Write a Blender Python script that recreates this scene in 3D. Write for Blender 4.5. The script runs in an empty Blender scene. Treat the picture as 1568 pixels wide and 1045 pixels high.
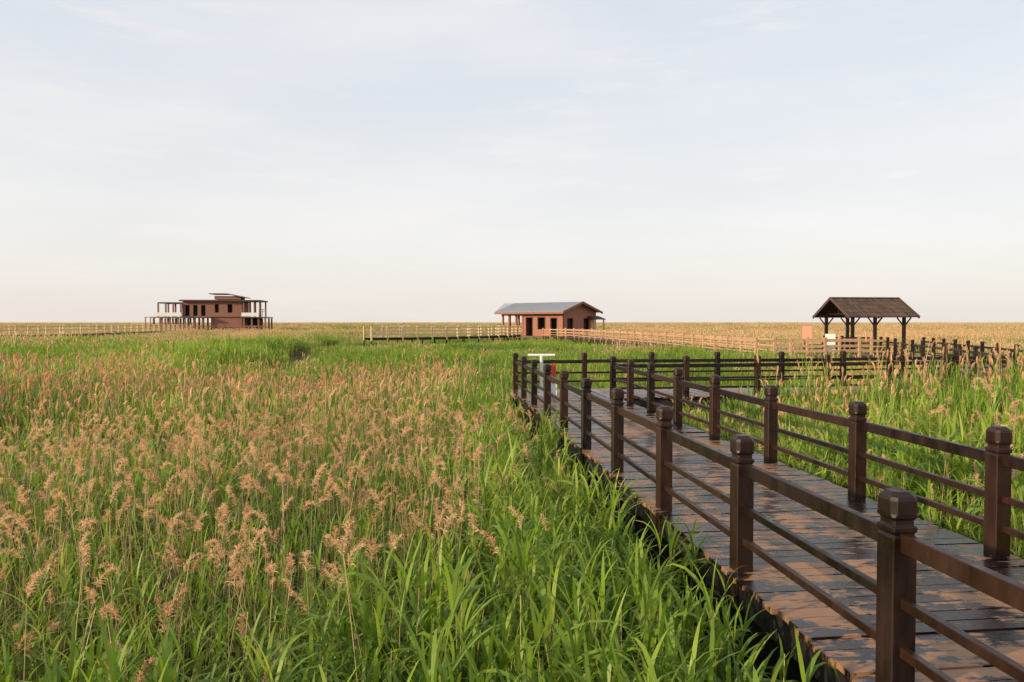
import bpy, math, random
import numpy as np
from mathutils import Vector, noise, Matrix
R = random.Random(7)
S = bpy.context.scene
rad = math.radians

# ------------------------------------------------------------------ helpers
class MB:
    def __init__(s): s.v=[]; s.f=[]; s.m=[]; s.r=[]
    def add(s, vs, fs, mat=0, rnd=None):
        b=len(s.v); s.v.extend(vs)
        if rnd is None: rnd=R.random()
        s.r.extend([rnd]*len(vs))
        for f in fs: s.f.append([i+b for i in f]); s.m.append(mat)
    def box(s, x0,x1,y0,y1,z0,z1, mat=0, rnd=None):
        vs=[(x0,y0,z0),(x1,y0,z0),(x1,y1,z0),(x0,y1,z0),(x0,y0,z1),(x1,y0,z1),(x1,y1,z1),(x0,y1,z1)]
        s.add(vs,[(3,2,1,0),(4,5,6,7),(0,1,5,4),(1,2,6,5),(2,3,7,6),(3,0,4,7)],mat,rnd)
    def beam(s, a, b, w, h, mat=0, rnd=None, up=Vector((0,0,1))):
        a=Vector(a); b=Vector(b); d=(b-a).normalized()
        if abs(d.dot(up))>.98: up=Vector((0,1,0))
        sd=d.cross(up).normalized()*w/2; u=sd.cross(d).normalized()*h/2
        vs=[]
        for p in (a,b):
            vs+= [tuple(p-sd-u),tuple(p+sd-u),tuple(p+sd+u),tuple(p-sd+u)]
        s.add(vs,[(0,1,2,3),(7,6,5,4),(0,4,5,1),(1,5,6,2),(2,6,7,3),(3,7,4,0)],mat,rnd)
    def loft(s, cx,cy,prof,ang=0,mat=0,rnd=None,z=0):
        n=8; vs=[]; ca,sa=math.cos(ang),math.sin(ang)
        for (zz,h,c) in prof:
            for (px,py) in [(h,h-c),(h-c,h),(-h+c,h),(-h,h-c),(-h,-h+c),(-h+c,-h),(h-c,-h),(h,-h+c)]:
                vs.append((cx+px*ca-py*sa, cy+px*sa+py*ca, z+zz))
        fs=[]
        for k in range(len(prof)-1):
            for i in range(n):
                j=(i+1)%n; fs.append((k*n+i,k*n+j,(k+1)*n+j,(k+1)*n+i))
        fs.append(tuple(range((len(prof)-1)*n,len(prof)*n)))
        fs.append(tuple(reversed(range(n))))
        s.add(vs,fs,mat,rnd)
    def cyl(s,a,b,r,n=10,mat=0,rnd=None,r2=None):
        a=Vector(a); b=Vector(b); d=(b-a).normalized(); r2=r if r2 is None else r2
        q=d.to_track_quat('Z','Y'); vs=[]
        for p,rr in ((a,r),(b,r2)):
            for i in range(n):
                t=2*math.pi*i/n; vs.append(tuple(p+q@Vector((rr*math.cos(t),rr*math.sin(t),0))))
        fs=[(i,(i+1)%n,n+(i+1)%n,n+i) for i in range(n)]+[tuple(reversed(range(n))),tuple(range(n,2*n))]
        s.add(vs,fs,mat,rnd)
    def mesh(s,name,mats):
        me=bpy.data.meshes.new(name); me.from_pydata(s.v,[],s.f)
        for m in mats: me.materials.append(m)
        me.polygons.foreach_set('material_index',s.m)
        at=me.attributes.new('rnd','FLOAT','POINT'); at.data.foreach_set('value',s.r)
        me.update(); return me
    def obj(s,name,mats,parent=None,link=True):
        o=bpy.data.objects.new(name,s.mesh(name,mats))
        if link: S.collection.objects.link(o)
        if parent: o.parent=parent
        return o
def empty(name,loc=(0,0,0),rz=0):
    e=bpy.data.objects.new(name,None); e.location=loc; e.rotation_euler=(0,0,rz)
    e.empty_display_size=.3; S.collection.objects.link(e); return e

# ------------------------------------------------------------------ materials
def newmat(name):
    m=bpy.data.materials.new(name); m.use_nodes=True
    nt=m.node_tree; nt.nodes.clear(); return m,nt
def N(nt,t,**k):
    n=nt.nodes.new(t)
    for a,b in k.items(): setattr(n,a,b)
    return n
def ramp(nt,stops,fac=None):
    n=N(nt,'ShaderNodeValToRGB'); e=n.color_ramp.elements
    while len(e)<len(stops): e.new(.5)
    for i,(p,c) in enumerate(stops):
        e[i].position=p; e[i].color=(c[0],c[1],c[2],1) if not isinstance(c,(int,float)) else (c,c,c,1)
    if fac is not None: nt.links.new(fac,n.inputs[0])
    return n.outputs[0]
def noise_n(nt,scale,detail=4,vec=None,stretch=None,rough=.55):
    n=N(nt,'ShaderNodeTexNoise'); n.inputs['Scale'].default_value=scale; n.inputs['Detail'].default_value=detail
    n.inputs['Roughness'].default_value=rough
    if vec is None:
        vec=N(nt,'ShaderNodeNewGeometry').outputs['Position']
    if stretch:
        mp=N(nt,'ShaderNodeMapping'); mp.inputs['Scale'].default_value=stretch
        if len(stretch)==3: nt.links.new(vec,mp.inputs[0]); vec=mp.outputs[0]
    nt.links.new(vec,n.inputs['Vector']); return n.outputs['Fac']
def math_n(nt,op,a,b=None,c=None,clamp=False):
    n=N(nt,'ShaderNodeMath',operation=op); n.use_clamp=clamp
    for i,v in enumerate((a,b,c)):
        if v is None: continue
        if isinstance(v,(int,float)): n.inputs[i].default_value=v
        else: nt.links.new(v,n.inputs[i])
    return n.outputs[0]
def mixc(nt,fac,a,b,mode='MIX'):
    n=N(nt,'ShaderNodeMix',data_type='RGBA',blend_type=mode)
    for i,v in ((0,fac),(6,a),(7,b)):
        if isinstance(v,(int,float)): n.inputs[i].default_value=v
        elif isinstance(v,tuple): n.inputs[i].default_value=(*v,1)
        else: nt.links.new(v,n.inputs[i])
    return n.outputs[2]
def attr(nt,name='rnd'):
    return N(nt,'ShaderNodeAttribute',attribute_name=name).outputs['Fac']
def finish(nt,col,rough=.6,bump=None,bstr=.3,bdist=.01,spec=.5,metal=0):
    p=N(nt,'ShaderNodeBsdfPrincipled'); o=N(nt,'ShaderNodeOutputMaterial')
    if isinstance(col,tuple): p.inputs['Base Color'].default_value=(*col,1)
    else: nt.links.new(col,p.inputs['Base Color'])
    if isinstance(rough,(int,float)): p.inputs['Roughness'].default_value=rough
    else: nt.links.new(rough,p.inputs['Roughness'])
    p.inputs['Specular IOR Level'].default_value=spec; p.inputs['Metallic'].default_value=metal
    if bump is not None:
        b=N(nt,'ShaderNodeBump'); b.inputs['Strength'].default_value=bstr; b.inputs['Distance'].default_value=bdist
        nt.links.new(bump,b.inputs['Height']); nt.links.new(b.outputs[0],p.inputs['Normal'])
    nt.links.new(p.outputs[0],o.inputs[0]); return p

def wood(name,c1,c2,rough=(.4,.7),scale=6,stretch=(1,1,1),spec=.5):
    m,nt=newmat(name)
    n=noise_n(nt,scale,6,stretch=stretch); fine=noise_n(nt,scale*9,3,stretch=stretch)
    f=math_n(nt,'ADD',math_n(nt,'MULTIPLY',n,.65),math_n(nt,'MULTIPLY',attr(nt),.35))
    col=ramp(nt,[(.3,c1),(.7,c2)],f)
    col=mixc(nt,math_n(nt,'MULTIPLY',fine,.5),col,(0.5*c1[0],.5*c1[1],.5*c1[2]))
    finish(nt,col,ramp(nt,[(.3,rough[0]),(.7,rough[1])],n),fine,.25,.004,spec); return m

M_dark=wood('dark_stained_wood',(.006,.0032,.0028),(.040,.016,.009),(.30,.65),7,(1,1,.30),.35)
M_fascia=wood('beam_wood',(.012,.009,.008),(.03,.02,.016),(.6,.8),4)
M_far=wood('sunlit_pine_wood',(.44,.26,.15),(.60,.38,.23),(.6,.8),3)
M_yel=wood('yellow_pine_wood',(.72,.53,.27),(.80,.63,.36),(.6,.8),3)
M_fdeck=wood('weathered_deck_wood',(.10,.055,.035),(.2,.11,.07),(.6,.8),3)
M_red=wood('red_brown_cladding',(.30,.11,.07),(.42,.17,.11),(.6,.8),1.2,(1,1,6))
M_redd=wood('brown_cladding',(.22,.092,.07),(.31,.14,.10),(.6,.8),1.2,(1,1,6))
M_trim=wood('roof_edge_wood',(.06,.035,.03),(.11,.06,.05),(.6,.8),2)
M_roofb=wood('thatched_shingle_roof',(.05,.028,.02),(.14,.078,.05),(.7,.9),5,(4,.6,.6))
def plain(name,c,rough=.5,v=.12,metal=0):
    m,nt=newmat(name); n=noise_n(nt,3,5)
    col=mixc(nt,math_n(nt,'MULTIPLY',n,v*2),c,tuple(.6*x for x in c)); finish(nt,col,rough,metal=metal); return m
M_white=plain('white_paint',(.78,.77,.74),.4)
M_metal=plain('galvanised_roof',(.42,.45,.48),.42,.4,.25)
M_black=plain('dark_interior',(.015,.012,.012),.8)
M_orange=plain('orange_panel_and_lit_patch',(.68,.36,.22),.5)
M_redp=plain('red_paint',(.6,.05,.03),.4)

# wet deck planks
def deckmat():
    m,nt=newmat('wet_deck_planks')
    r=attr(nt)
    geo=N(nt,'ShaderNodeNewGeometry').outputs['Position']
    ofs=N(nt,'ShaderNodeCombineXYZ'); nt.links.new(math_n(nt,'MULTIPLY',r,37.),ofs.inputs[0]); nt.links.new(math_n(nt,'MULTIPLY',r,91.),ofs.inputs[2])
    va=N(nt,'ShaderNodeVectorMath',operation='ADD'); nt.links.new(geo,va.inputs[0]); nt.links.new(ofs.outputs[0],va.inputs[1])
    big=noise_n(nt,1.1,4,geo)
    pl=noise_n(nt,3.6,7,va.outputs[0],(1,2.5,1),.7)
    fine=noise_n(nt,40,4,va.outputs[0],(.25,2,1))
    dry=math_n(nt,'ADD',math_n(nt,'MULTIPLY',pl,1.1),math_n(nt,'MULTIPLY',math_n(nt,'SUBTRACT',big,.5),.7))
    dry=math_n(nt,'ADD',dry,math_n(nt,'MULTIPLY',math_n(nt,'SUBTRACT',r,.5),.18))
    dm=ramp(nt,[(.545,0.),(.60,1.)],dry)
    wet=mixc(nt,fine,(.006,.004,.004),(.028,.015,.011))
    tan=mixc(nt,fine,(.12,.060,.032),(.44,.25,.135))
    col=mixc(nt,dm,wet,tan)
    ro=math_n(nt,'ADD',math_n(nt,'MULTIPLY',dm,.34),math_n(nt,'ADD',.07,math_n(nt,'MULTIPLY',fine,.26)))
    finish(nt,col,ro,fine,.6,.005,.38); return m
M_deck=deckmat()

# reed materials
def reedmat(name,stops,tr=.4,rough=.45,amp=1.0):
    m,nt=newmat(name)
    r=attr(nt); oi=N(nt,'ShaderNodeObjectInfo').outputs['Random']
    pn=noise_n(nt,.09,4)
    f=math_n(nt,'ADD',math_n(nt,'MULTIPLY',r,.46),math_n(nt,'MULTIPLY',oi,.22))
    f=math_n(nt,'ADD',f,math_n(nt,'MULTIPLY',math_n(nt,'SUBTRACT',pn,.35),amp))
    col=ramp(nt,stops,f)
    p=N(nt,'ShaderNodeBsdfPrincipled'); nt.links.new(col,p.inputs['Base Color']); p.inputs['Roughness'].default_value=rough
    p.inputs['Specular IOR Level'].default_value=.35
    t=N(nt,'ShaderNodeBsdfTranslucent'); nt.links.new(mixc(nt,.5,col,mixc(nt,1.,col,(1.5,1.5,.6),'MULTIPLY')),t.inputs[0])
    mx=N(nt,'ShaderNodeMixShader'); mx.inputs[0].default_value=tr
    nt.links.new(p.outputs[0],mx.inputs[1]); nt.links.new(t.outputs[0],mx.inputs[2])
    o=N(nt,'ShaderNodeOutputMaterial'); nt.links.new(mx.outputs[0],o.inputs[0]); return m
M_leaf=reedmat('reed_leaf',[(.02,(.045,.090,.016)),(.30,(.125,.215,.024)),(.62,(.25,.365,.042)),(.98,(.47,.50,.13))],.40,.45,1.15)
M_stem=reedmat('reed_stem',[(.1,(.17,.21,.05)),(.4,(.42,.31,.16)),(.95,(.68,.51,.30))],.15)
M_plume=reedmat('reed_plume',[(.05,(.44,.25,.15)),(.45,(.67,.42,.26)),(.95,(.86,.66,.46))],.4,.8)

# ------------------------------------------------------------------ reeds
def strip(mb,pts,ws,side,mat,rnd):
    vs=[];fs=[]
    n=len(pts)
    for i,(p,w) in enumerate(zip(pts,ws)):
        if i==n-1 and w<=0: vs.append(tuple(p))
        else: vs+= [tuple(p-side*w/2),tuple(p+side*w/2)]
    for i in range(n-1):
        if i==n-2 and ws[-1]<=0: fs.append((2*i,2*i+1,2*i+2))
        else: fs.append((2*i,2*i+1,2*i+3,2*i+2))
    mb.add(vs,fs,mat,rnd)
def leaf(mb,p,az,L,w,segs,rnd,el0=1.15,droop=2.0):
    d=Vector((math.cos(az),math.sin(az),0)); side=Vector((-d.y,d.x,0))
    tw=R.uniform(-.5,.5); side=(side+Vector((0,0,tw))).normalized()
    pts=[Vector(p)]; el=el0; st=L/segs
    for i in range(segs):
        pts.append(pts[-1]+(d*math.cos(el)+Vector((0,0,math.sin(el))))*st)
        el-=droop/segs*(.5+ i/segs)
    ws=[w*(.55 if i==0 else math.sin(math.pi*(.28+.72*i/segs))**.8 if i<segs else 0) for i in range(segs+1)]
    strip(mb,pts,ws,side,0,rnd)
WIND=.35
def azr():
    a=R.uniform(0,2*math.pi)
    return a - .55*math.sin(a-WIND)
def stalk(mb,x,y,h,kind,lod,sparse=False):
    az=azr(); ln=R.uniform(.02,.17)*h
    segs={0:6,1:3,2:2}[lod]
    top=Vector((x+math.cos(az)*ln,y+math.sin(az)*ln,h))
    def pos(t): return Vector((x+(top.x-x)*t*t,y+(top.y-y)*t*t,h*t))
    r=R.random()
    sw={0:.0078,1:.012,2:.03}[lod]*(.9 if kind else 1)
    sr=(.5+.5*r) if kind else r*.3
    if lod==0:
        vs=[];fs=[]
        for i in range(5):
            p=pos(i/4)
            for k in range(3):
                a=k*2.094; vs.append((p.x+sw*(1-.12*i)*.6*math.cos(a),p.y+sw*(1-.12*i)*.6*math.sin(a),p.z))
        for i in range(4):
            for k in range(3): fs.append((3*i+k,3*i+(k+1)%3,3*i+3+(k+1)%3,3*i+3+k))
        mb.add(vs,fs,1,sr)
    else:
        a=R.uniform(0,3.14); strip(mb,[pos(0),pos(.5),pos(1)],[sw,sw,sw*.6],Vector((math.cos(a),math.sin(a),0)),1,sr)
    if kind==2: return
    nl={0:R.randint(6,8),1:R.randint(5,7),2:R.randint(3,5)}[lod]
    if kind==1: nl=int(nl*.5)
    elif sparse: nl=int(nl*.75)
    big=1.25 if (lod==0 and not sparse) else 1
    a0=R.uniform(0,6.28)
    for i in range(nl):
        t=R.uniform(.30,.97) if kind==0 else R.uniform(.3,.68)
        a=a0+i*math.pi+R.uniform(-.5,.5); a=a-.5*math.sin(a-WIND)
        L=R.uniform(.26,.48)*(1.0 if lod<2 else 1.15)*(.82 if sparse else big); w=R.uniform(.016,.033)*{0:1,1:1.15,2:2.2}[lod]*(.85 if sparse else big)
        leaf(mb,pos(t),a,L,w,segs,min(1,max(0,.25*r+.75*R.random())),R.uniform(.75,1.45),R.uniform(.9,3.6))
    if kind==0:
        for i in range(2 if lod<2 else 1):
            leaf(mb,pos(1),a0+i*3+R.uniform(-.4,.4),R.uniform(.2,.36)*big,.02*{0:1,1:1.2,2:2}[lod]*big,segs,R.random(),R.uniform(1.2,1.5),R.uniform(.4,1.8))
    else:
        L=R.uniform(.12,.22); rp=R.random()
        ax=azr(); d=Vector((math.cos(ax),math.sin(ax),0)); bend=R.uniform(.2,1.5)
        pts=[top]; el=1.5
        K=8
        for i in range(K):
            pts.append(pts[-1]+(d*math.cos(el)+Vector((0,0,math.sin(el))))*L/K); el-=bend/K*1.6
        if lod==0:
            for i in range(68):
                t=R.random()**.85*K*.97; k=int(t); p=pts[k].lerp(pts[min(k+1,K)],t-k)
                a=ax+R.gauss(0,1.3); bl=R.uniform(.03,.08)*(1-.45*t/K)
                e=R.uniform(.2,1.35)
                dd=Vector((math.cos(a)*math.cos(e),math.sin(a)*math.cos(e),math.sin(e)))
                p2=p+dd*bl*.6; p3=p2+(dd+Vector((0,0,-.8))).normalized()*bl*.5
                sd=dd.cross(Vector((R.uniform(-1,1),R.uniform(-1,1),R.uniform(-.3,1)))).normalized()
                strip(mb,[p,p2,p3],[.002,.0066,.0],sd,2,min(1,rp*.6+R.random()*.4))
        else:
            W={1:.036,2:.06}[lod]
            for i in range({1:5,2:2}[lod]):
                a=R.uniform(0,3.14); sd=Vector((math.cos(a),math.sin(a),R.uniform(-.3,.3)))
                o=Vector((R.uniform(-1,1),R.uniform(-1,1),0))*W*.35
                strip(mb,[pts[0]+o*.3,pts[3]+o,pts[6]+o,pts[8]+o*.3],[W*.3,W*.75,W*.6,0],sd,2,min(1,rp*.6+R.random()*.4))
rc=bpy.data.collections.new('reed_variants')
def variant(i,rad_,n,pl,lod):
    mb=MB()
    for k in range(n):
        a=R.uniform(0,6.283); q=rad_*math.sqrt(R.random())
        u=R.random(); kind=1 if u<pl else 2 if (u<pl+.27 and pl>0 or u<.07) else 0
        if lod==2 and kind==2: kind=0
        h=R.uniform(1.05,1.62) if kind==1 else R.uniform(.8,1.4) if kind==2 else (R.uniform(.50,1.10) if pl>0 else R.uniform(.55,1.20))
        stalk(mb,q*math.cos(a),q*math.sin(a),h,kind,lod,pl>0)
    o=mb.obj('reeds_%02d'%i,[M_leaf,M_stem,M_plume],link=False); rc.objects.link(o)
VN=[(.27,9,.0,0)]*5+[(.27,13,.15,0)]*7+[(.55,38,.0,1)]*3+[(.55,40,.14,1)]*4+[(1.9,160,.0,2)]*3+[(1.9,160,.28,2)]*3
for i,a in enumerate(VN): variant(i,*a)
LEAF={0:(0,5),1:(12,15),2:(19,22)}; PLM={0:(5,12),1:(15,19),2:(22,25)}

# ------------------------------------------------------------------ path layout (metres; deck top z=0, camera eye z=2)
W1=2.33; OV=.13
P1=[(3.80,-1.0),(1.39,19.85),(8.5,20.75),(17.6,22.6),(23.6,43.0)]
P2=[(22.5,43.2),(15.2,42.6),(13.2,62),(8.6,86),(5.0,93)]
P3=[(-15.2,75),(-8,79.5),(-1.5,88),(0,93)]
P4=[(-80,84),(-64.5,88),(-60,97),(-66,143)]
def segd(px,py,poly):
    best=1e9
    for (ax,ay),(bx,by) in zip(poly,poly[1:]):
        dx,dy=bx-ax,by-ay; t=max(0,min(1,((px-ax)*dx+(py-ay)*dy)/(dx*dx+dy*dy)))
        best=min(best,math.hypot(px-ax-t*dx,py-ay-t*dy))
    return best
CREEK=[(-11.4,35),(-13.8,43),(-17.4,56),(-18.6,63),(-17.8,70),(-22,84),(-21,100)]
CW=1.25
HM=(5.0,100.5); HL=(-64,152); GZ=(25.0,50.5)
def nz(x,y,s,o=0): return noise.noise(Vector((x*s+o,y*s-o*1.7,o*.37)))
pts=[]
def place(x,y,lod,xy=1.0):
    d1=segd(x,y,P1)
    if d1<W1/2+OV+{0:.30,1:.6,2:2.2}[lod]: return
    for P,m in ((P2,1.3),(P3,1.2),(P4,1.3)):
        if segd(x,y,P)<m+{0:.3,1:.5,2:1.2}[lod]: return
    dc=segd(x,y,CREEK)
    if dc<CW+{0:.3,1:.35,2:1.2}[lod]+.6*nz(x,y,.3): return
    if math.hypot(x-HM[0],y-HM[1]-1)<8.5 or (abs(x-HL[0])<14 and abs(y-HL[1]-3)<7) or (abs(x-GZ[0])<4 and abs(y-GZ[1])<4): return
    r=math.hypot(x,y)
    hs=1+.36*nz(x,y,.10,3)+.20*nz(x,y,.45,9)
    p=.45+1.3*nz(x,y,.07,5)+.9*nz(x,y,.35,1)
    if x<4 and y<24:
        lx=1.9-.115*(y-5.8)-x
        p+= .30 if lx>2.0 else -.36
        if lx<1.4: hs*=.92
        if lx<.8 and y<6: hs*=.9
    if x>3 and y<21:
        rx=x-(4.2-.115*(y-6)); hs*=1+min(.62,max(0,(rx-.9)*.17)); p+=.5
    if 22<y<75:
        p-=.25+.25*min(1,(y-22)/10)
        if x/y>-.05: p-=.15
    if x/max(y,1)>.14 and y>48: p+=.8
    if x>14 and 24<y<48: hs*=.85
    if dc<5.5 and x<-10 and y<75:
        hs*=1.22 if x<-14-(y-45)*.30 else .78
        p-=.6
    if x/max(y,1)<-.35 and 14<y<60: hs*=1.12
    if 40<y<112 and -.24<x/y<.16: hs*=.74
    if y>75 and -.30<x/y<.16: p-=.2
    if y>110: p+=.5
    pl=R.random()<p
    a,b=(PLM if pl else LEAF)[lod]
    s=hs*R.uniform(.84,1.12)
    gz=gh(r)
    pts.append((x,y,gz-.02, R.gauss(0,.07),R.gauss(0,.07),R.uniform(-.9,.9)+ (3.14 if R.random()<.15 else 0), xy*R.uniform(.85,1.1)*min(1.15,.6+.4*s),s, R.randrange(a,b)))
def gh(r):
    t=max(0,min(1,(r-110)/230)); t=t*t*(3-2*t); return -1.15+.85*t
def scatter(r0,r1,sp,lod,xy=1.0):
    n=int(r1/sp)+2
    for i in range(-n,n):
        for j in range(-2,n):
            x=(i+R.uniform(0,1))*sp; y=(j+R.uniform(0,1))*sp
            r=math.hypot(x,y)
            if r<r0 or r>=r1 or y<-1 or abs(x)>.95*y+5: continue
            if r<1.6: continue
            place(x,y,lod,xy)
scatter(0,14.5,.34,0); scatter(14.5,52,.66,1); scatter(52,150,2.0,2); scatter(150,420,4.2,2,1.8)
print('reed clumps',len(pts))
me=bpy.data.meshes.new('reed_field'); me.from_pydata([p[:3] for p in pts],[],[])
a=me.attributes.new('rot','FLOAT_VECTOR','POINT'); a.data.foreach_set('vector',[c for p in pts for c in p[3:6]])
a=me.attributes.new('scl','FLOAT_VECTOR','POINT'); a.data.foreach_set('vector',[c for p in pts for c in (p[6],p[6],p[7])])
a=me.attributes.new('idx','INT','POINT'); a.data.foreach_set('value',[p[8] for p in pts])
rf=bpy.data.objects.new('reed_field',me); S.collection.objects.link(rf)
ng=bpy.data.node_groups.new('scatter_reeds','GeometryNodeTree')
ng.interface.new_socket('Geometry',in_out='INPUT',socket_type='NodeSocketGeometry')
ng.interface.new_socket('Geometry',in_out='OUTPUT',socket_type='NodeSocketGeometry')
gi=ng.nodes.new('NodeGroupInput'); go=ng.nodes.new('NodeGroupOutput')
ip=ng.nodes.new('GeometryNodeInstanceOnPoints'); ci=ng.nodes.new('GeometryNodeCollectionInfo')
ci.inputs['Collection'].default_value=rc; ci.inputs['Separate Children'].default_value=True; ci.inputs['Reset Children'].default_value=True
def na(nm,t):
    n=ng.nodes.new('GeometryNodeInputNamedAttribute'); n.data_type=t; n.inputs[0].default_value=nm; return n.outputs[0]
L=ng.links.new
L(gi.outputs[0],ip.inputs['Points']); L(ci.outputs[0],ip.inputs['Instance']); ip.inputs['Pick Instance'].default_value=True
L(na('idx','INT'),ip.inputs['Instance Index'])
e2r=ng.nodes.new('FunctionNodeEulerToRotation'); L(na('rot','FLOAT_VECTOR'),e2r.inputs[0]); L(e2r.outputs[0],ip.inputs['Rotation'])
L(na('scl','FLOAT_VECTOR'),ip.inputs['Scale']); L(ip.outputs[0],go.inputs[0])
rf.modifiers.new('scatter','NODES').node_group=ng

# ------------------------------------------------------------------ ground sheet
rs=[0]+[1.5*1.13**k for k in range(66)]
rs=[r for r in rs if r<4500]
NA=120; vs=[(0,0,gh(0)-.0)]; fs=[]
for r in rs[1:]:
    for i in range(NA):
        t=2*math.pi*i/NA; x,y=r*math.cos(t),r*math.sin(t)
        z=gh(r)+(.06*nz(x,y,.35) if r<120 else .25*nz(x,y,.012,4)*min(1,(r-120)/200))
        vs.append((x,y,z))
for i in range(NA): fs.append((0,1+i,1+(i+1)%NA))
for k in range(len(rs)-2):
    for i in range(NA):
        j=(i+1)%NA; fs.append((1+k*NA+i,1+(k+1)*NA+i,1+(k+1)*NA+j,1+k*NA+j))
m,nt=newmat('marsh_soil')
geo=N(nt,'ShaderNodeNewGeometry').outputs['Position']
ln=N(nt,'ShaderNodeVectorMath',operation='LENGTH'); nt.links.new(geo,ln.inputs[0])
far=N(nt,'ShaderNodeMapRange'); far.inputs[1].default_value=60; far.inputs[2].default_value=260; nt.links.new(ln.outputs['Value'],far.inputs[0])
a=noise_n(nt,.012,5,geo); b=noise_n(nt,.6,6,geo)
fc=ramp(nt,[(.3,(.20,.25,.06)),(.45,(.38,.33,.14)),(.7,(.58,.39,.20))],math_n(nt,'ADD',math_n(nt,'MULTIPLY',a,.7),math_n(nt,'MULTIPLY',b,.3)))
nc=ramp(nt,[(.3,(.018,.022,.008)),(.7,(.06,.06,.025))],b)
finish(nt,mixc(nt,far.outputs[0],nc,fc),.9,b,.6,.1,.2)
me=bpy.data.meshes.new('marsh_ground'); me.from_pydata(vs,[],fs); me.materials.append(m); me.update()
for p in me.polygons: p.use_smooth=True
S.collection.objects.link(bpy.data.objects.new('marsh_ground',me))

# creek water
m,nt=newmat('creek_water')
w=noise_n(nt,3,3); finish(nt,(.05,.045,.04),.08,w,.2,.02,.3)
mb=MB(); L_=[];R_=[]
for k in range(len(CREEK)-1):
    a=Vector(CREEK[k]); b=Vector(CREEK[k+1])
    for t in (0,.25,.5,.75):
        c=a.lerp(b,t); d=(b-a).normalized(); n=Vector((-d.y,d.x)); w1=CW*1.5+.4*nz(c.x,c.y,.4); w2=CW*1.5+.4*nz(c.x,c.y,.4,8)
        L_.append((c.x+n.x*w1,c.y+n.y*w1,-1.0)); R_.append((c.x-n.x*w2,c.y-n.y*w2,-1.0))
n=len(L_); mb.add(L_+R_,[(i,n+i,n+i+1,i+1) for i in range(n-1)]); mb.obj('creek_water',[m])

# ------------------------------------------------------------------ boardwalks
def offset(poly,o):
    out=[]
    for i,p in enumerate(poly):
        p=Vector(p); ns=[]
        if i>0: d=(p-Vector(poly[i-1])).normalized(); ns.append(Vector((-d.y,d.x)))
        if i<len(poly)-1: d=(Vector(poly[i+1])-p).normalized(); ns.append(Vector((-d.y,d.x)))
        n=sum(ns,Vector((0,0))).normalized(); k=o/max(.3,n.dot(ns[0])); out.append(p+n*k)
    return out
PROF=[(-.30,.07,.006),(.86,.07,.006),(.866,.062,.006),(.88,.062,.006),(.886,.072,.008),(.915,.072,.008),(.921,.061,.01),(.95,.061,.01),(.965,.076,.012),(.985,.078,.026),(1.055,.078,.026),(1.075,.072,.026),(1.10,.045,.018)]
PLO=[(-.3,.07,.004),(1.02,.07,.004),(1.03,.08,.01),(1.08,.08,.02),(1.1,.05,.02)]
def z_at(zf,p): return zf(p) if callable(zf) else zf
def railing(name,line,mat,posts=None,sp=1.95,zf=0,low=False,hscale=1,rails=((.83,.10,.055),(.50,.055,.045),(.24,.055,.045)),parent=None,psize=1):
    mb=MB(); plist=[]
    for k in range(len(line)-1):
        a=Vector(line[k]); b=Vector(line[k+1]); Ls=(b-a).length
        if posts and k in posts: ts=[(y-a.y)/(b.y-a.y) for y in posts[k]]
        else:
            n=max(1,round(Ls/sp)); ts=[i/n for i in range(n+1)]
        for t in ts:
            p=a.lerp(b,t)
            if not plist or (plist[-1][0]-p).length>.3: plist.append((p,math.atan2(b.y-a.y,b.x-a.x)))
    for p,ang in plist:
        pr=[(z*hscale,h*psize,c*psize) for z,h,c in (PLO if low else PROF)]
        mb.loft(p.x,p.y,pr,ang+R.gauss(0,.02),0,None,z_at(zf,p)+R.gauss(0,.007))
    for (p,_),(q,_) in zip(plist,plist[1:]):
        d=(q-p).normalized()*.062
        for h,hh,ww in rails:
            h=h*hscale+R.gauss(0,.003)
            mb.beam((p.x+d.x,p.y+d.y,h+z_at(zf,p)),(q.x-d.x,q.y-d.y,h+z_at(zf,q)+R.gauss(0,.005)),ww,hh)
    o=mb.obj(name,[mat],parent)
    bv=o.modifiers.new('bev','BEVEL') if not low else None
    if bv: bv.width=.004; bv.segments=1; bv.limit_method='ANGLE'; bv.angle_limit=rad(50)
    return o
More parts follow.
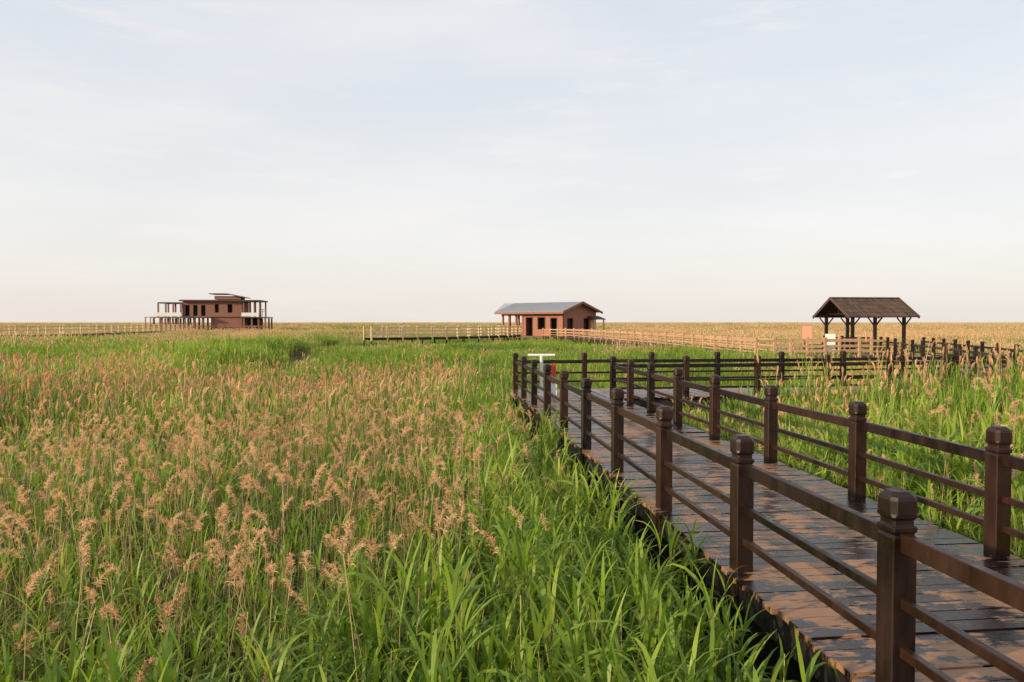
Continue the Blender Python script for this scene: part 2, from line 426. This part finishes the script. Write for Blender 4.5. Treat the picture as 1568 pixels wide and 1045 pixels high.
def deck(poly,W,over,zf,parent,mat,pw=.14,gap=.012,beams=M_fascia,thick=.04):
    mb=MB(); 
    for k in range(len(poly)-1):
        a=Vector(poly[k]); b=Vector(poly[k+1]); d=(b-a).normalized(); n=Vector((-d.y,d.x)); Ls=(b-a).length
        s=0.0; e=Ls
        if k>0:
            pd=(a-Vector(poly[k-1])).normalized(); 
            if abs(pd.dot(d))<.6: s=-(W/2+over)
        if k<len(poly)-2:
            nd=(Vector(poly[k+2])-b).normalized()
            if abs(nd.dot(d))<.6: e=Ls-(W/2+over)-.005
        while s<e-.05:
            c=a+d*(s+pw/2); z=z_at(zf,c)+R.gauss(0,.003)
            h=W/2+over; h1=h+R.gauss(0,.014); h2=h+R.gauss(0,.014); tl=R.gauss(0,.004); yw=R.gauss(0,.0015)
            hw=pw/2; vs=[]
            for zz in (z-thick,z):
                for (u,v) in ((-hw,-h1),(hw,-h1),(hw,h2),(-hw,h2)):
                    q=c+d*(u+yw*(1 if v>0 else -1))+n*v; vs.append((q.x,q.y,zz+tl*(1 if v>0 else -1)*.7))
            mb.add(vs,[(3,2,1,0),(4,5,6,7),(0,1,5,4),(1,2,6,5),(2,3,7,6),(3,0,4,7)])
            s+=pw+gap
    mb.obj('deck_planks',[mat],parent)
    sb=MB()
    for o in (-W/2-over+.12,0,W/2+over-.12):
        ln=offset(poly,o)
        for p,q in zip(ln,ln[1:]):
            zp,zq=z_at(zf,p)-thick-.13,z_at(zf,q)-thick-.13
            sb.beam((p.x,p.y,zp),(q.x,q.y,zq),.08,.22)
            if o!=0:
                n_=max(1,int((q-p).length/2.4))
                for i in range(n_+1):
                    c=p.lerp(q,i/n_); sb.box(c.x-.07,c.x+.07,c.y-.07,c.y+.07,-1.6,z_at(zf,c)-thick-.24)
    sb.obj('support_beams',[beams],parent)

bw=empty('boardwalk'); deck(P1,W1,OV,0,bw,M_deck)
lineL=offset(P1,W1/2); lineR=offset(P1,-W1/2)
yl=[20.9-1.9*k for k in range(12)][::-1]; yl[-1]=lineL[1].y
railing('wooden_railing',lineL,M_dark,{0:[y for y in yl if y>-.5]})
yr=[0,2.0,4.02,6.05,8.05,10.1,12.1,13.9,15.6,17.2,lineR[1].y]
railing('wooden_railing',lineR,M_dark,{0:yr})

def zf2(p): 
    t=max(0,min(1,(p.y-55)/40)); return .15*t
bw=empty('boardwalk'); deck(P2,2.2,.1,zf2,bw,M_fdeck,.2,.02)
for o in (1.1,-1.1): railing('wooden_railing',offset(P2,o),M_far,None,2.0,zf2,True,1,((.9,.12,.06),(.55,.08,.05),(.25,.08,.05)))
bw=empty('boardwalk'); deck(P3,2.2,.1,.35,bw,M_fdeck,.2,.02)
for o in (1.1,-1.1): railing('wooden_railing',offset(P3,o),M_yel,None,1.9,.35,True,1.08,((.97,.15,.08),(.62,.12,.06),(.28,.12,.06)),psize=1.2)
bw=empty('boardwalk'); deck(P4,2.6,.1,.35,bw,M_fdeck,.3,.02)
sb=MB()
ln=offset(P4,-1.46)
for p,q in zip(ln,ln[1:]): sb.beam((p.x,p.y,.0),(q.x,q.y,.0),.06,.5)
sb.obj('side_boards',[M_trim],bw)
for o in (1.3,-1.3): railing('wooden_railing',offset(P4,o),M_yel,None,2.5,.35,True,1.1,((.95,.13,.06),(.55,.11,.05)))

# ------------------------------------------------------------------ gazebo
g=empty('gazebo',(GZ[0],GZ[1],0),rad(7))
Lx,Wy=4.5,3.9; eh=2.42; rh=3.66
mb=MB()
for x in (-Lx/2+.35,-.25,Lx/2-.35):
    for y in (-Wy/2+.35,Wy/2-.35):
        mb.box(x-.09,x+.09,y-.09,y+.09,-.3,eh-.02)
        for sx in (-1,1):
            mb.beam((x+sx*.08,y,eh-.65),(x+sx*.52,y,eh-.12),.07,.07)
for y in (-Wy/2+.35,Wy/2-.35): mb.beam((-Lx/2-.2,y,eh-.02),(Lx/2+.2,y,eh-.02),.14,.18)
for x in (-Lx/2+.35,-.25,Lx/2-.35):
    mb.beam((x,-Wy/2+.1,eh+.14),(x,Wy/2-.1,eh+.14),.12,.14); mb.beam((x,0,eh+.2),(x,0,rh-.15),.12,.12)
mb.obj('timber_frame',[M_dark],g)
mb=MB()
for s in (-1,1):
    y1=s*(Wy/2+.25); zl=eh-.08
    nx=26
    for i in range(nx):
        x0=-Lx/2-.3+(Lx+.6)*i/nx; x1=x0+(Lx+.6)/nx-.015; dz=R.uniform(0,.03)
        for j in range(5):
            t0,t1=j/5,(j+1)/5
            ya,yb=y1*(1-t0),y1*(1-t1); za,zb=zl+(rh-zl)*t0,zl+(rh-zl)*t1
            n=.03+dz
            vs=[(x0,ya,za+n+.03),(x1,ya,za+n+.03),(x1,yb,zb+n),(x0,yb,zb+n),(x0,ya,za-.02),(x1,ya,za-.02),(x1,yb,zb-.03),(x0,yb,zb-.03)]
            mb.add(vs,[(0,1,2,3),(7,6,5,4),(0,4,5,1),(1,5,6,2),(2,6,7,3),(3,7,4,0)])
mb.beam((-Lx/2-.34,0,rh+.05),(Lx/2+.34,0,rh+.05),.22,.09)
mb.obj('shingle_roof',[M_roofb],g)
mb=MB()
for x in (-Lx/2-.33,Lx/2+.33):
    for s in (-1,1): mb.beam((x,s*(Wy/2+.3),eh-.1),(x,0,rh+.02),.05,.2)
mb.obj('barge_boards',[M_trim],g)
mb=MB()
i=0
while -Wy/2-.2+i*.16<Wy/2+.2:
    y=-Wy/2-.2+i*.16; mb.box(-Lx/2-.3,Lx/2+.3,y,y+.15,-.05,0); i+=1
mb.obj('floor',[M_fdeck],g)
mb=MB()
for y in (-Wy/2+.35,Wy/2-.35):
    for h,t in ((.85,.1),(.5,.05),(.25,.05)):
        mb.beam((-Lx/2+.4,y,h),(Lx/2-.4 if y>0 else -.3,y,h),.06,t)
mb.box(-Lx/2+.6,Lx/2-.6,Wy/2-.95,Wy/2-.55,.40,.46)
for x in (-1.4,0,1.4): mb.box(x-.05,x+.05,Wy/2-.9,Wy/2-.6,0,.40)
mb.obj('rails_and_bench',[M_dark],g)
s=empty('information_board',(18.9,45.6,0),rad(-10)); mb=MB()
mb.box(-.30,.30,-.04,.04,.75,1.75,0); mb.obj('panel',[M_orange],s)
mb=MB(); mb.box(-.36,-.302,-.05,.05,-.1,1.82); mb.box(.302,.36,-.05,.05,-.1,1.82); mb.box(-.301,.301,-.05,.05,1.752,1.82); mb.obj('frame',[M_far],s)
s=empty('white_notice_board',(20.1,44.9,0),rad(-15)); mb=MB(); mb.box(-.3,.3,-.03,.03,.55,1.25); mb.obj('panel',[M_white],s)
mb=MB(); mb.box(-.22,-.16,.035,.08,-.05,1.1); mb.box(.16,.22,.035,.08,-.05,1.1); mb.box(-.3,.3,-.02,.03,.2,.5);mb.obj('legs',[M_white],s)
railing('wooden_railing',[(19.2,46.6),(22.0,47.4)],M_dark,None,1.4,0,True)
for dx in (0,1.1,2.2,3.3):
    s=empty('wooden_stool',(22.6+dx,44.9+.2*dx,0)); mb=MB()
    mb.box(-.22,.22,-.2,.2,.42,.47)
    for a in (-.18,.18):
        for b in (-.16,.16): mb.box(a-.025,a+.025,b-.025,b+.025,0,.42)
    mb.obj('seat_and_legs',[M_dark],s)

# ------------------------------------------------------------------ middle house
th=rad(-41)
h=empty('wooden_cabin',(HM[0],HM[1],.1),th)
Lh,Wh=11.2,8.4; x0,x1,y0,y1=-Lh/2,Lh/2,-Wh/2,Wh/2; EH=3.35; RH=4.65
mb=MB()
def wallx(mb,xa,xb,y,t,z0,z1,ops,mat=0):
    cur=xa
    for (oa,ob,za,zb) in sorted(ops):
        mb.box(cur,oa,y,y+t,z0,z1,mat,.5)
        if za>z0: mb.box(oa,ob,y,y+t,z0,za,mat,.5)
        if zb<z1: mb.box(oa,ob,y,y+t,zb,z1,mat,.5)
        cur=ob
    mb.box(cur,xb,y,y+t,z0,z1,mat,.5)
def wally(mb,ya,yb,x,t,z0,z1,ops,mat=0):
    cur=ya
    for (oa,ob,za,zb) in sorted(ops):
        mb.box(x-t,x,cur,oa,z0,z1,mat,.5)
        if za>z0: mb.box(x-t,x,oa,ob,z0,za,mat,.5)
        if zb<z1: mb.box(x-t,x,oa,ob,zb,z1,mat,.5)
        cur=ob
    mb.box(x-t,x,cur,yb,z0,z1,mat,.5)
wallx(mb,-1.4,x1-.2,y0+.6,.2,0,EH,[(-.9,.2,0,2.5),(1.2,2.4,.9,2.5),(3.4,4.4,.0,2.4)])
wally(mb,y0+.602,y1,x1-.2,.2,0,EH,[(-2.6,-1.2,.9,2.4),(1.2,2.6,0,2.4)])
wallx(mb,-1.4,x1-.4,y1-.2,.2,0,EH,[])
wally(mb,y0+.8,y1-.2,-1.2,.2,0,EH,[(-1.5,0,0,2.4)])
mb.add([(x1-.2,y0+.6,EH),(x1-.2,y1,EH),(x1-.2,.0,RH-.15),(x1-.4,y0+.6,EH),(x1-.4,y1,EH),(x1-.4,.0,RH-.15)],[(0,1,2),(5,4,3),(0,2,5,3),(1,4,5,2)],0,.5)
mb.obj('walls',[M_red],h)
mb=MB(); mb.box(-1.0,x1-.6,y0+1.6,y1-.6,.02,EH-.1); mb.obj('dark_interior',[M_black],h)
mb=MB()
for x in (x0+.3,x0+1.5,x0+2.8,x0+4.0):
    mb.box(x-.12,x+.12,y0+.6,y0+.84,-.2,EH-.1)
    mb.box(x-.12,x+.12,y1-.84,y1-.6,-.2,EH-.1)
for y in (-2,0.,2): mb.box(x0+.18,x0+.42,y-.12,y+.12,-.2,EH-.1)
mb.box(x0+.1,-1.4,y0+.62,y0+.82,EH-.55,EH-.1)
mb.box(x0+.2,x0+.4,y0+.9,y1-.9,EH-.55,EH-.1)
for hh in (.5,.95): mb.beam((x0+.3,y0+.7,hh),(-1.4,y0+.7,hh),.07,.09)
mb.obj('verandah_posts',[M_red],h)
def roofplane(mb,a,b,c,d,t,mat=0):
    vs=[a,b,c,d]+[(p[0],p[1],p[2]-t) for p in (a,b,c,d)]
    mb.add(vs,[(0,1,2,3),(7,6,5,4),(0,4,5,1),(1,5,6,2),(2,6,7,3),(3,7,4,0)],mat,.5)
mb=MB(); e=.55; xe0=x0-.4; xe1=x1+.5; zr=RH; ze=EH-.05
roofplane(mb,(xe0,y0-e+.3,ze),(xe1,y0-e+.3,ze),(xe1,0,zr),(xe0-2.2,0,zr),.07)
roofplane(mb,(xe1,.0,zr),(xe1,y1+e,ze),(xe0-2.2,y1+e,ze),(xe0-2.2,0,zr),.07)
for i in range(28):
    x=xe0+.1+(xe1-xe0-.2)*i/27; mb.beam((x,y0-e+.32,ze+.03),(x,-.05,zr+.02),.04,.05)
mb.obj('metal_roof',[M_metal],h)
mb=MB()
mb.beam((xe0,y0-e+.26,ze-.16),(xe1+.02,y0-e+.26,ze-.16),.06,.3)
mb.beam((xe1+.04,y0-e+.26,ze-.12),(xe1+.04,0,zr-.1),.07,.3); mb.beam((xe1+.04,0,zr-.1),(xe1+.04,y1+e,ze-.12),.07,.3)
mb.obj('eave_boards',[M_redd],h)
mb=MB()
roofplane(mb,(x1-.2,2.0,2.75),(x1+1.0,2.0,2.35),(x1+1.0,y1+.6,2.35),(x1-.2,y1+.6,2.75),.12)
mb.obj('porch_roof',[M_trim],h)
mb=MB(); mb.box(x1+.75,x1+.9,2.2,2.35,-.2,2.3); mb.box(x1+.75,x1+.9,y1+.3,y1+.45,-.2,2.3); mb.box(x1-.19,x1-.1,2.8,y1-.2,.3,2.3); mb.obj('porch_posts_and_lit_patch',[M_orange],h)  # posts, plus an orange slab painting the sunlit patch onto the gable wall
mb=MB(); mb.box(x0-.8,x1+1.3,y0-.8,y1+.8,-.25,0)
for x in np.linspace(x0-.5,x1+1.0,7):
    for y in (y0-.5,0,y1+.5): mb.box(x-.12,x+.12,y-.12,y+.12,-1.6,-.25)
mb.obj('platform',[M_fdeck],h)
mb=MB()
for (oa,ob,za,zb) in [(-.9,.2,0,2.5),(1.2,2.4,.9,2.5),(3.4,4.4,.0,2.4)]:
    mb.box(oa-.09,oa-.001,y0+.56,y0+.64,za,zb+.09); mb.box(ob+.001,ob+.09,y0+.56,y0+.64,za,zb+.09); mb.box(oa,ob,y0+.56,y0+.64,zb+.001,zb+.09)
mb.obj('window_frames',[M_trim],h)

# ------------------------------------------------------------------ left stilt house
h=empty('stilt_house',(HL[0],HL[1],0),rad(8)); D=7.0
mb=MB()
wallx(mb,-6,6.1,0,.2,3.1,6.4,[(-5.5,-4.6,3.3,5.6),(-3.9,-3.0,3.3,5.6),(-2.3,-1.4,3.3,5.6),(.5,1.3,4.0,5.8),(3.1,4.1,4.0,5.8)])
mb.box(-6,-5.8,.2,D,3.1,6.4,0,.5); mb.box(5.9,6.1,.2,D,3.1,6.4,0,.5); mb.box(-5.8,5.9,D-.2,D,3.1,6.4,0,.5)
mb.box(-.2,6.0,.3,D-.5,-1.3,3.1,0,.5)
mb.box(.2,5.6,1,5,6.85,7.6,0,.5)
mb.obj('walls',[M_redd],h)
mb=MB(); mb.box(-5.5,5.6,.9,D-.6,3.12,6.35); mb.box(6.9,9,2.5,5.5,.2,2.9); mb.obj('dark_interior',[M_black],h)
mb=MB(); mb.box(-6.5,10.0,-.8,D+.6,6.42,6.72)
mb.box(-11,-6.02,.0,D-.5,5.95,6.2)
roofplane(mb,(-.8,.4,8.15),(2.8,.4,8.15),(2.8,5.6,8.15),(-.8,5.6,8.15),.18); roofplane(mb,(2.81,.4,8.14),(6.6,.4,7.35),(6.6,5.6,7.35),(2.81,5.6,8.14),.18)
mb.obj('flat_roofs',[M_trim],h)
mb=MB()
mb.box(-11.3,-6.0,-1.0,-.9,3.2,4.0); mb.box(6.15,9.7,-1.0,-.9,3.2,4.0); mb.box(-11.3,-11.2,-.89,5,3.2,4.0)
mb.obj('balcony_parapets',[M_white],h)
mb=MB(); mb.box(-12,-6.02,-1.1,D,2.9,3.1); mb.box(6.12,11.2,-1.1,D,2.9,3.1); mb.box(-6,-.21,-1.1,D-.3,2.85,3.09)
mb.obj('upper_floor',[M_trim],h)
mb=MB()
for x in (-10.8,-9.3,-7.8,-6.3): 
    for y in (-.3,D-1): mb.box(x-.14,x+.14,y-.14,y+.14,3.1,5.95)
for x in (6.5,7.6,8.7,9.8):
    for y in (-.3,D-1): mb.box(x-.14,x+.14,y-.14,y+.14,3.1,6.42)
for x in (-11.6,-10,-8.4,-6.8,-5.4,-3.6,-1.8,6.6,8.2,9.6,11.0):
    for y in (-.6,3.2,D-.6): mb.box(x-.16,x+.16,y-.16,y+.16,-1.5,2.85)
mb.box(-13.2,-5,-1.4,-1.2,1.2,1.4); mb.box(-12,11.1,-.75,-.55,1.0,1.2)
for z in (4.2,4.7): mb.beam((9.75,-1,z),(11.2,-1,z),.08,.1)
for x in (9.8,10.5,11.15): mb.box(x-.05,x+.05,-1.05,-.95,3.1,4.8)
for x in (-13,-12): mb.box(x-.08,x+.08,-1.45,-1.3,-1.3,3.0)
mb.beam((-13.3,-1.3,3.0),(-11.3,-1.3,3.0),.1,.12)
for i in range(10): mb.box(-4.8+i*.35,-4.4+i*.35,-2.2,-1.2,.1+i*.28,.18+i*.28)
mb.obj('timber_frame',[M_redd],h)

# ------------------------------------------------------------------ white T stand and red box at the corner
s=empty('white_t_stand',(.80,19.3,0)); mb=MB()
mb.cyl((0,0,0),(0,0,1.08),.045,12); mb.cyl((-.37,0,1.10),(.37,0,1.10),.035,12); mb.cyl((0,0,0),(0,0,.04),.12,16); mb.cyl((0,0,.55),(0,0,.62),.06,12)
mb.obj('pipe',[M_white],s)
s=empty('red_fire_extinguisher',(1.14,19.5,0)); mb=MB()
mb.cyl((0,0,.32),(0,0,.82),.065,14); mb.cyl((0,0,.82),(0,0,.88),.065,14,r2=.03); mb.obj('tank',[M_redp],s)
mb=MB(); mb.cyl((0,0,.88),(0,0,.95),.02,8); mb.box(-.08,.03,-.02,.02,.93,.96); mb.obj('valve',[M_black],s)
mb=MB(); mb.box(-.09,.09,-.09,.09,.0,.31); mb.obj('stand',[M_white],s)

# ------------------------------------------------------------------ light, sky
el=rad(18); tx,ty=-.86,-.50; rot=math.atan2(tx,ty)
sd=Vector((tx*math.cos(el),ty*math.cos(el),math.sin(el)))
su=bpy.data.lights.new('sun','SUN'); su.energy=5.0; su.angle=rad(1.2); su.color=(1,.78,.50)
so=bpy.data.objects.new('sun',su); so.rotation_euler=sd.to_track_quat('Z','Y').to_euler(); S.collection.objects.link(so)
w=bpy.data.worlds.new('World'); S.world=w; w.use_nodes=True; nt=w.node_tree; nt.nodes.clear()
sky=N(nt,'ShaderNodeTexSky',sky_type='NISHITA'); sky.sun_disc=False; sky.sun_elevation=el; sky.sun_rotation=rot; sky.dust_density=3; sky.air_density=1
b1=N(nt,'ShaderNodeBackground'); nt.links.new(sky.outputs[0],b1.inputs[0]); b1.inputs[1].default_value=.03
tc=N(nt,'ShaderNodeTexCoord').outputs['Generated']
sx=N(nt,'ShaderNodeSeparateXYZ'); nt.links.new(tc,sx.inputs[0])
grad=ramp(nt,[(0,(.82,.75,.69)),(.06,(.80,.76,.72)),(.16,(.745,.75,.75)),(.32,(.69,.715,.76)),(.6,(.63,.665,.74))],sx.outputs[2])
cn=noise_n(nt,1.7,7,tc,(1,1,4.5),.55)
cl=ramp(nt,[(.42,0.),(.78,1.)],cn)
wn=noise_n(nt,6.0,6,tc,(1,1,6),.6)
wl=ramp(nt,[(.56,0.),(.74,1.)],wn)
vc=mixc(nt,math_n(nt,'MULTIPLY',cl,.7),grad,(.89,.85,.82))
vc=mixc(nt,math_n(nt,'MULTIPLY',wl,.45),vc,(.90,.83,.78))
b2=N(nt,'ShaderNodeBackground'); nt.links.new(vc,b2.inputs[0]); b2.inputs[1].default_value=1.0
ad=N(nt,'ShaderNodeAddShader'); nt.links.new(b1.outputs[0],ad.inputs[0]); nt.links.new(b2.outputs[0],ad.inputs[1])
o=N(nt,'ShaderNodeOutputWorld'); nt.links.new(ad.outputs[0],o.inputs[0])

# ------------------------------------------------------------------ camera
c=bpy.data.cameras.new('camera'); c.lens=25; c.sensor_width=36; c.clip_end=8000; c.clip_start=.05
co=bpy.data.objects.new('camera',c); co.location=(0,0,2.0); co.rotation_euler=(rad(90-1.53),0,0)
S.collection.objects.link(co); S.camera=co
S.view_settings.view_transform='Standard'; S.view_settings.look='None'; S.view_settings.exposure=0
